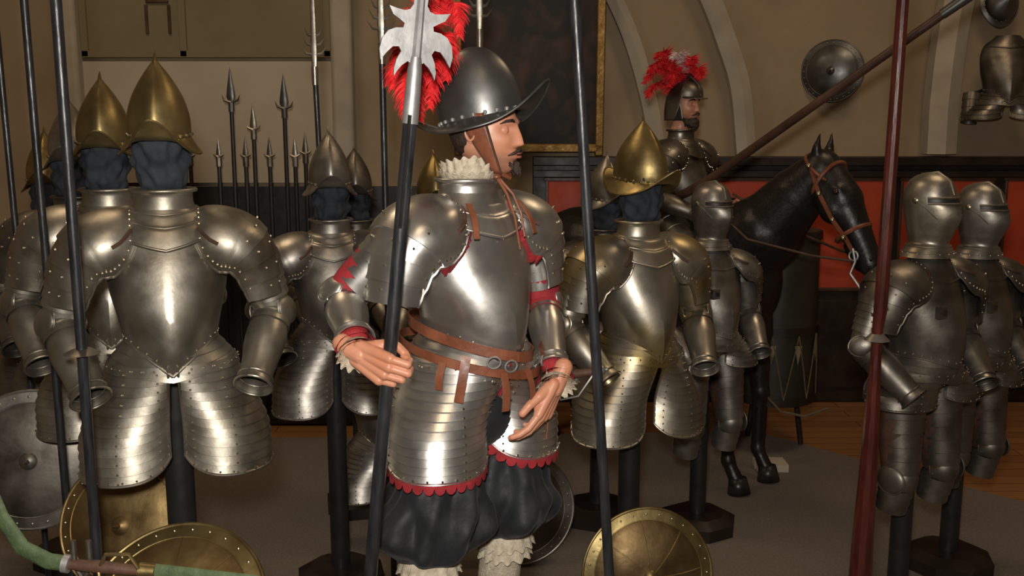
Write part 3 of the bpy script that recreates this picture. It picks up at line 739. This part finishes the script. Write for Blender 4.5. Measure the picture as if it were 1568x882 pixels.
g=G(); g.tube([(0,.03,.432),(0,.03,1.2)],.03,BLACK,12); g.obj('stand',e)
# ---------------------------------------------------------------- bottom-left sword on rest
g=G()
g.tube([(-1.02,1.82,1.36),(-.99,1.80,1.30),(-.95,1.79,1.24),(-.90,1.79,1.212),(-.87,1.79,1.208)],[.012,.015,.017,.017,.016],GREEN,12,flat=.5)
g.tube([(-.872,1.79,1.208),(-.86,1.79,1.206)],[.018,.018],WHITE,12)
g.tube([(-.86,1.79,1.206),(-.80,1.785,1.203),(-.72,1.78,1.197)],[.010,.013,.010],LEATHD,12)
g.tube([(-.72,1.78,1.197),(-.69,1.78,1.195)],[.017,.015],BRASS,12)
g.tube([(-.69,1.78,1.193),(-.5,1.77,1.175),(-.2,1.75,1.13)],[.019,.019,.014],GREEN,12,flat=.45)
g.tube([(-.80,1.78,1.20),(-.79,1.76,1.17),(-.735,1.76,1.165),(-.715,1.77,1.19)],.004,BRASS,8)
g.tube([(-.80,1.78,1.20),(-.78,1.77,1.235),(-.735,1.77,1.235),(-.715,1.77,1.20)],.004,BRASS,8)
g.obj('sword_in_green_scabbard')
g=G()
for x in(-.855,-.825): g.tube([(x,1.80,1.25),(x,1.80,1.20),(-.84,1.80,1.17)],.006,ST_D,8)
g.tube([(-.84,1.80,1.17),(-.84,1.80,.05)],.013,ST_D,12); g.tube([(-.84,1.80,0.012),(-.84,1.80,.05)],[.16,.13],FRAME,20)
g.tube([(-.25,1.77,1.115),(-.25,1.80,.05)],.010,ST_D,12); g.tube([(-.25,1.8,0.012),(-.25,1.80,.05)],[.13,.10],FRAME,20)
g.obj('sword_rest')
# ---------------------------------------------------------------- horse
HO=V((.98,5.74,0.012)); HY=43; HS=1.06
hs=empty('black_horse',HO,HY,HS)
g=G()
def E(c,r): g.sph(c,r,HORSE,24)
E((0,-.22,1.12),(.24,.34,.34)); E((0,.22,1.08),(.26,.5,.29)); E((0,.72,1.12),(.24,.36,.31)); E((0,-.05,1.32),(.12,.35,.12)); E((0,-.45,1.12),(.20,.18,.26))
g.caps((0,-.30,1.22),(0,-.55,1.38),.25,.20,HORSE,20); g.caps((0,-.55,1.38),(0,-.72,1.57),.19,.145,HORSE,20); g.caps((0,-.72,1.57),(0,-.85,1.70),.145,.105,HORSE,20)
g.caps((0,-.86,1.70),(0,-.97,1.56),.095,.10,HORSE,20)
for s in(-1,1): g.caps((s*.035,-.88,1.62),(s*.035,-.95,1.52),.072,.075,HORSE,16); g.sph((s*.08,-.985,1.615),(.02,.03,.025),HORSE,10)
g.caps((0,-.97,1.56),(0,-1.08,1.37),.092,.064,HORSE,20); g.caps((0,-1.08,1.37),(0,-1.13,1.27),.062,.060,HORSE,20)
g.caps((0,-1.04,1.35),(0,-1.08,1.265),.048,.038,HORSE,16)
for s in(-1,1):
    g.caps((s*.055,-.85,1.78),(s*.062,-.855,1.81),.028,.024,HORSE,12); g.caps((s*.062,-.855,1.81),(s*.055,-.865,1.885),.022,.005,HORSE,12)
    g.caps((s*.13,-.38,1.05),(s*.14,-.44,.82),.13,.085,HORSE); g.caps((s*.14,-.44,.82),(s*.14,-.47,.50),.075,.048,HORSE); g.sph((s*.14,-.475,.49),.053,HORSE,14)
    g.caps((s*.14,-.47,.48),(s*.14,-.47,.17),.040,.034,HORSE); g.sph((s*.14,-.475,.165),.043,HORSE,12); g.caps((s*.14,-.48,.15),(s*.14,-.53,.07),.034,.040,HORSE)
    g.caps((s*.13,.78,1.08),(s*.15,.66,.82),.20,.125,HORSE); g.caps((s*.15,.66,.82),(s*.14,.95,.52),.11,.052,HORSE); g.sph((s*.14,.965,.52),(.045,.055,.06),HORSE,12)
    g.caps((s*.14,.955,.50),(s*.14,.92,.17),.042,.035,HORSE); g.sph((s*.14,.92,.165),.043,HORSE,12); g.caps((s*.14,.915,.15),(s*.14,.87,.07),.034,.04,HORSE)
g.caps((0,1.05,1.25),(0,1.16,1.1),.05,.05,HORSE)
g.obj('horse_body',hs,remesh=.011,smooth=6)
g=G()
for s in(-1,1):
    for y in(-.55,.85): g.tube([(s*.14,y,0.001),(s*.14,y+.012,.085)],[.062,.046],HOOF,20)
    g.sph((s*.098,-.985,1.608),(.012,.017,.015),IRIS,12)
    g.sph((s*.045,-1.155,1.30),(.012,.008,.014),BLACK,8)
for k in range(60):
    t=k/60; y=lerp(-.30,-.84,t); z=lerp(1.44,1.80,t); g.tube([(0,y,z-.02),(.05,y+.03,z+.0),(.12,y+.02,z-.10-.05*random.random()),(.15,y+.03,z-.2-.05*random.random())],[.012,.012,.01,.002],HORSE,5)
for k in range(30):
    x=random.uniform(-.04,.04); g.tube([(x,1.12,1.2),(x*1.5,1.24,1.0),(x*2,1.22,.7),(x*2,1.18,.35+.1*random.random())],[.012,.015,.014,.003],HORSE,5)
g.obj('mane_tail_hooves_eyes',hs,ang=180)
g=G()
def b3(x,y,z): return (x*1.08,y+.02,z-.065)
g.ring(b3(0,-1.055,1.475),(0,-.55,-.83),.084,.086,.011,LEATH,m=6); g.ring(b3(0,-.915,1.715),(0,-.7,-.4),.108,.113,.010,LEATH,m=6)
g.ring(b3(0,-.89,1.77),(0,-.45,.55),.11,.112,.009,LEATH,m=6)
for s in(-1,1):
    g.tube([b3(s*.09,-.86,1.80),b3(s*.108,-.93,1.66),b3(s*.098,-1.0,1.54),b3(s*.082,-1.06,1.46),b3(s*.064,-1.09,1.40)],.011,LEATH,6)
    for (y,z) in((-.93,1.66),(-1.0,1.54),(-1.06,1.46),(-.87,1.79)): g.sph(b3(s*.110*(1 if z>1.6 else .88),y,z),.014,RIV,10)
    g.ring(b3(s*.066,-1.10,1.375),(s,0,0),.022,.022,.005,WHITE,n=20); g.tube([b3(s*.066,-1.095,1.41),b3(s*.066,-1.11,1.35),b3(s*.068,-1.09,1.29),b3(s*.068,-1.15,1.22)],.0065,WHITE,8)
    g.tube([b3(s*.066,-1.10,1.35),(s*.14,-.9,1.30),(s*.23,-.6,1.36),(s*.14,-.25,1.55)],.007,LEATHD,6)
g.tube([b3(-.068,-1.15,1.22),b3(.068,-1.15,1.22)],.005,WHITE,8)
for s in(-1,1): g.tube([(s*.0,-.60,1.20),(s*.16,-.48,1.30),(s*.20,-.3,1.42)],.012,LEATHD,6)
g.obj('bridle',hs)
g=G()
def sad(u,v):
    a=R(-95+190*u); y=lerp(-.12,.42,v); r=.285; return (r*math.sin(a),y,1.14+.32*math.cos(a)+.05*abs(2*v-1)**3*max(0,math.cos(a)))
g.grid(sad,24,14,LEATHD); g.obj('saddle',hs,solid=.012)
# rider
RL=V((1.07,5.66,.58))
rd=empty('armoured_rider',RL,HY+6)
RM=T((0,.12,.02))
breastplate(rd,ST_D,RM); gorget(rd,ST_D,RM); pauldrons(rd,ST_D,RM)
g=G()
arm(g,(-.225,.13,1.27),(-.30,.10,1.06),(-.22,-.12,.98),ST_D); arm(g,(.225,.13,1.27),(.30,.10,1.06),(.15,-.14,1.0),ST_D)
for s in(-1,1):
    H=V((s*.14,.12,.93)); K=V((s*.34,-.20,.72)); A=V((s*.35,-.10,.30))
    lames(g,[H,K],[.10,.07],5,ST_D,.04); cap(g,K,(s*.3,-1,.2),.08,.075,.07,90,ST_D,n=24,m=8); lames(g,[K,K.lerp(A,.4),A],[.062,.066,.045],1,ST_D,.02)
    g.caps(A,A+V((0,-.17,-.05)),.045,.032,ST_D); g.ring(A+V((0,-.08,-.03)),(0,1,0),.075,.06,.006,ST_B,n=24)
g.obj('arm_and_leg_harness',rd)
for s,W in((-1,V((-.22,-.12,.98))),(1,V((.15,-.14,1.0)))):
    gp=dict(D=(s*1.,0,.2),a=[(40,115,175)]*4,spread=0)
    hand(rd,'gauntlet_hand',Matrix.Identity(4),W,(-s*.1,-1,-.1),(0,0,1),gp,[(.04,.045,-.02),(.04,.07,-.04),(.03,.09,-.05)])
RH=T((0,.11,1.575))@Matrix.Rotation(R(-4),4,'Z')
face(rd,RH,beard=True)
g=G()
def bs(u,v):
    a=2*math.pi*u; r=ip([(0,1.),(.3,1.),(.6,.85),(.85,.5),(1,.03)],v)[0]; c_=math.cos(a)
    z=.14*v+(.03 if c_>.35 else -.10*sst((.45-c_)/.5))*(1-v); return (.092*r*math.sin(a),-.115*r*c_,z)
g.grid(bs,60,20,ST_D,True)
g.tube([(0,-.115,.04),(0,-.10,.10),(0,-.04,.15),(0,.03,.155),(0,.09,.11),(0,.12,.03)],[.004,.009,.014,.014,.01,.005],ST_D,10)
g.grid(lambda u,v:((.088+.0*v)*math.sin(R(-65+130*u)),-(.112+.045*v)*math.cos(R(-65+130*u)),.028-.006*v),20,3,ST_D)
for s in(-1,1): g.grid(lambda u,v:(s*(.084-.022*v),-.035+.07*u-.01*v,.02-.12*v),6,8,ST_D)
g.obj('burgonet_helmet',rd,RH@T((0,.0,.015)),solid=.003)
g=G(); RMw=(T(RL)@Matrix.Rotation(R(HY+6),4,'Z')).inverted()
def wr(*p): return [tuple(RMw@(V((1.03,5.80,2.22))+(V(q)-V((.955,5.93,2.22)))+V((-.05 if i_ else 0,0,-.02 if i_ else 0)))) for i_,q in enumerate(p)]
sdv=tuple(RMw.to_3x3()@V((.6,-.6,.3)))
bp=(.955,5.93,2.20)
for i,(p1,p2,p3,mt) in enumerate((((.88,5.85,2.33),(.80,5.8,2.38),(.72,5.78,2.30),PLUME),((.90,5.85,2.36),(.84,5.8,2.47),(.78,5.77,2.44),PLUME),((.94,5.86,2.37),(.92,5.8,2.46),(.88,5.76,2.44),PLUMEW),((.97,5.86,2.36),(.99,5.8,2.44),(.97,5.76,2.40),PLUME),((1.0,5.86,2.32),(1.03,5.8,2.38),(1.04,5.77,2.33),PLUME),((.89,5.88,2.27),(.80,5.83,2.30),(.74,5.80,2.22),PLUME),((.93,5.83,2.32),(.89,5.79,2.37),(.86,5.77,2.28),PLUME),((.91,5.83,2.34),(.82,5.79,2.42),(.74,5.77,2.36),PLUME))):
    feather(g,wr(bp,p1,p2,p3),.064,mt,150,sdv,10+i,.35,wid=.0045)
g.obj('red_ostrich_plume',rd,ang=180)
g=G()
g.tube([(.90,5.58,1.62),(1.04,5.30,1.74),(2.07,4.56,2.63),(2.7,4.1,3.17)],[.022,.024,.02,.014],OAK,12)
g.tube([(1.97,4.63,2.545),(2.07,4.56,2.63),(2.12,4.52,2.67)],[.024,.028,.02],ST_H,12)
g.obj('cavalry_lance')
# ---------------------------------------------------------------- drum, rope stanchion
e=empty('rope_tension_drum',(1.66,6.06,.02))
g=G(); g.tube([(0,0,.34),(0,0,1.36)],.25,DRUM,36)
for z in(.34,.78,1.36): g.tube([(0,0,z-.025),(0,0,z+.025)],[.262,.262],FRAME,36)
for k in range(10):
    a0_,a1_=2*math.pi*k/10,2*math.pi*(k+.5)/10; a2_=2*math.pi*(k+1)/10
    P=lambda a,z:(.264*math.cos(a),.264*math.sin(a),z)
    g.tube([P(a0_,.76),P((a0_+a1_)/2,.56),P(a1_,.36)],.004,ROPE,6); g.tube([P(a1_,.36),P((a1_+a2_)/2,.56),P(a2_,.76)],.004,ROPE,6)
    g.poly([P(a0_-.1,.70),P(a0_+.1,.70),P(a0_,.58)],WALLP)
for k in range(3): g.tube([(.15*math.cos(k*2.1),.15*math.sin(k*2.1),.33),(.2*math.cos(k*2.1),.2*math.sin(k*2.1),.0)],.018,FRAME,8)
g.tube([(0,0,1.386),(0,0,1.389)],.245,LEATHD,36)
g.obj('drum_shell',e)
g=G(); g.box((1.55,5.62,.035),(.18,.14,.045),WALLW); g.tube([(1.47,5.62,.012),(1.47,5.62,.50)],.014,WALLW,12); g.sph((1.47,5.62,.52),.02,WALLW,10)
g.tube([(1.47,5.62,.5),(1.6,5.64,.36),(1.75,5.67,.32),(1.9,5.70,.36)],.008,ROPE,8)
g.obj('rope_stanchion')
# ---------------------------------------------------------------- display plinths
g=G(); g.box((-1.30,2.66,.23),(1.25,.86,.438),FRAME); g.obj('display_plinth',bevel=.01)
g=G(); g.box((-.09,2.58,.23),(.66,.70,.438),FRAME); g.obj('display_plinth',bevel=.01)
# ---------------------------------------------------------------- room
g=G(); g.box((0,2.2,-.05),(11,10.2,.1),WOOD); g.obj('floor')
g=G(); cp=[(-5.4,-2.8),(5.4,-2.8),(5.4,2.4),(2.80,5.10),(1.62,6.35),(-5.4,6.05)]
g.poly([(x,y,.010) for x,y in cp],CARPET); 
g.rows([[(x,y,0) for x,y in cp],[(x,y,.010) for x,y in cp]],CARPET,True); g.obj('grey_carpet')
g=G(); g.box((0,7.3,2.6),(11,.2,5.2),WALL); g.obj('wall_back')
g=G(); g.box((-5.5,2.2,2.6),(.2,10.2,5.2),WALL); g.obj('wall_left')
g=G(); g.box((5.5,2.2,2.6),(.2,10.2,5.2),WALL); g.obj('wall_right')
g=G(); g.box((0,-2.9,2.6),(11,.2,5.2),WALL); g.obj('wall_front')
g=G(); g.box((0,2.2,5.25),(11.2,10.4,.1),CEIL); g.obj('ceiling')
g=G(); g.box((-2.17,7.168,2.06),(1.78,.06,.86),WALLW); g.obj('pale_wall_panel')
e=empty('painted_shutter_door')
g=G(); g.box((-2.17,7.17,3.2),(1.78,.05,1.36),WALLP)
for x in(-3.03,-2.33,-1.31): g.box((x,7.14,3.2),(.05,.03,1.36),WALLP)
g.box((-2.17,7.14,2.54),(1.78,.03,.05),WALLP)
for x,z in((-2.58,2.78),(-2.42,2.78),(-2.58,3.02)): g.box((x,7.135,z),(.02,.02,.20),OAK)
g.box((-2.5,7.135,2.90),(.16,.02,.02),OAK); g.obj('shutter_leaf',e,bevel=.004)
g=G(); g.box((-3.14,7.12,2.6),(.17,.155,5.19),RIB); g.obj('trim_1',bevel=.03)
g=G(); g.box((-1.20,7.12,2.6),(.15,.155,5.19),RIB); g.obj('trim_2',bevel=.03)
def rib(name,pts,r=.065):
    g=G(); tab=[(i/(len(pts)-1),)+(p[0],7.195-r,p[2]) for i,p in enumerate(pts)]
    g.tube([V(ip(tab,i/30)) for i in range(31)],r,RIB,6); g.obj(name,ang=25)
rib('vault_rib',[(1.05,7.17,1.84),(.98,7.17,2.2),(.86,7.17,2.6),(.70,7.17,2.95),(.38,7.17,3.5),(0,7.17,4.1),(-.6,7.17,4.9)])
rib('vault_rib',[(1.68,7.17,1.84),(1.62,7.17,2.3),(1.52,7.17,2.6),(1.37,7.17,2.95),(1.08,7.17,3.5),(.7,7.17,4.2),(.1,7.17,5.0)],.08)
rib('vault_rib',[(3.05,7.17,1.84),(3.05,7.17,2.3),(3.1,7.17,2.9),(3.25,7.17,3.6),(3.6,7.17,4.3),(4.1,7.17,5.0)],.12)
# wainscot
e=empty('panelled_wainscot')
g=G(); g.box((2.75,7.135,.885),(5.2,.12,1.75),FRAME)
g.box((2.75,7.09,1.79),(5.2,.21,.06),FRAME); g.box((2.75,7.10,1.70),(5.2,.15,.05),FRAME)
xs=[.2,.62,1.3,2.0,2.75,3.5,4.3,5.1]
for i in range(len(xs)-1):
    w=xs[i+1]-xs[i]-.10; cx=(xs[i]+xs[i+1])/2
    g.box((cx,7.07,1.26),(w,.03,.78),PANEL); g.box((cx,7.07,.45),(w,.03,.66),FRAME)
    for z in(.86,1.66): g.box((cx,7.06,z),(w+.04,.03,.025),OAK)
    for q in(-1,1): g.box((cx+q*w/2,7.06,1.26),(.02,.03,.80),OAK)
g.obj('wainscot_panels',e,bevel=.004)
# painting
e=empty('framed_oil_painting',(.12,7.02,2.70)); e.rotation_euler=(R(4),0,0)
g=G(); g.box((0,0.02,0),(.98,.03,1.65),PAINT)
g.box((.50,0,0),(.06,.06,1.75),GOLD); g.box((-.50,0,0),(.06,.06,1.75),GOLD); g.box((0,0,.85),(1.06,.06,.06),GOLD); g.box((0,0,-.82),(1.06,.06,.06),GOLD)
g.obj('canvas_and_frame',e,bevel=.008)
# weapon rack at the rear left
e=empty('partisan_rack')
g=G(); g.box((-1.75,6.72,.82),(2.9,.06,1.62),BLACK); g.box((-1.75,6.62,.035),(2.9,.25,.04),BLACK)
def blade(x,z,s,m):
    g.tube([(x,6.60,.04),(x,6.60,z)],.014,BLACK,8)
    g.tube([(x,6.6,z-.03),(x,6.6,z+.03)],[.02,.02],m,8)
    for q in(-1,1): g.tube([(x,6.6,z+.03),(x+q*.045*s,6.6,z+.045),(x+q*.06*s,6.6,z+.08*s)],[.012,.008,.001],m,6)
    g.tube([(x,6.6,z+.02),(x,6.6,z+.07*s),(x,6.6,z+.12*s),(x,6.6,z+.26*s)],[.012,.030*s,.024*s,.001],m,8,flat=.3,up=(0,1,0))
for x,z,s,m in((-1.86,2.16,1,ST_H),(-1.51,2.12,1,ST_H),(-1.72,1.98,.8,ST_A),(-1.96,1.80,.6,ST_B),(-1.78,1.80,.65,ST_D),(-1.62,1.80,.65,ST_D),(-1.45,1.80,.65,ST_B),(-1.38,1.82,.7,ST_D),(-1.25,1.80,.6,ST_D),(-2.15,1.8,.6,ST_D)): blade(x,z,s,m)
g.obj('rack_board_and_partisans',e)
# wall hung armour top right
e=empty('wall_hung_half_armour',(3.42,6.95,1.28),-12,1.)
breastplate(e,ST_D); tassets(e,ST_D,n=4,zb=.8)
g=G(); lames(g,[(-.2,0,.98),(-.22,-.04,.78)],[.06,.05],4,ST_D,.07); g.tube([(0,.03,1.05),(0,.22,1.05)],.02,BLACK,8); g.tube([(-.2,0,.98),(0,.1,1.05)],.01,BLACK,8)
g.obj('hanging_vambrace',e)
e=empty('wall_hung_iron_cap',(3.40,7.05,2.88),0)
cabasset(e,ST_H,T((0,0,0))@Matrix.Rotation(R(80),4,'X'),H=.12,tip=False,front=.02,fl=.0,rx=.11,ry=.12,name='iron_cap',hang=.0)
# ---------------------------------------------------------------- lights
def area(name,loc,rot,size,en,col):
    l=bpy.data.lights.new(name,'AREA'); l.size=size; l.energy=en; l.color=col
    o=bpy.data.objects.new(name,l); sc.collection.objects.link(o); o.location=loc; o.rotation_euler=rot; return o
area('camera_flash_lamp',(-.05,-.05,2.28),(R(82),0,0),.14,80,(1,.94,.86))
area('ceiling_lamp',(-2.2,4.4,5.1),(0,0,0),1.2,36,(1,.73,.45))
area('ceiling_lamp',(2.4,4.4,5.1),(0,0,0),1.2,31,(1,.73,.45))
area('ceiling_lamp',(0,-.5,5.1),(0,0,0),1.2,28,(1,.76,.5))
w=bpy.data.worlds.new('w'); sc.world=w; w.use_nodes=True; w.node_tree.nodes['Background'].inputs[0].default_value=(.5,.4,.3,1); w.node_tree.nodes['Background'].inputs[1].default_value=.02
cam=bpy.data.cameras.new('camera'); cam.lens=1500/1568*36; cam.sensor_width=36; cam.clip_start=.05
co=bpy.data.objects.new('camera',cam); sc.collection.objects.link(co); co.location=(0,0,2.05); co.rotation_euler=(R(90-9.5),0,0)
sc.camera=co
sc.view_settings.view_transform='Standard'
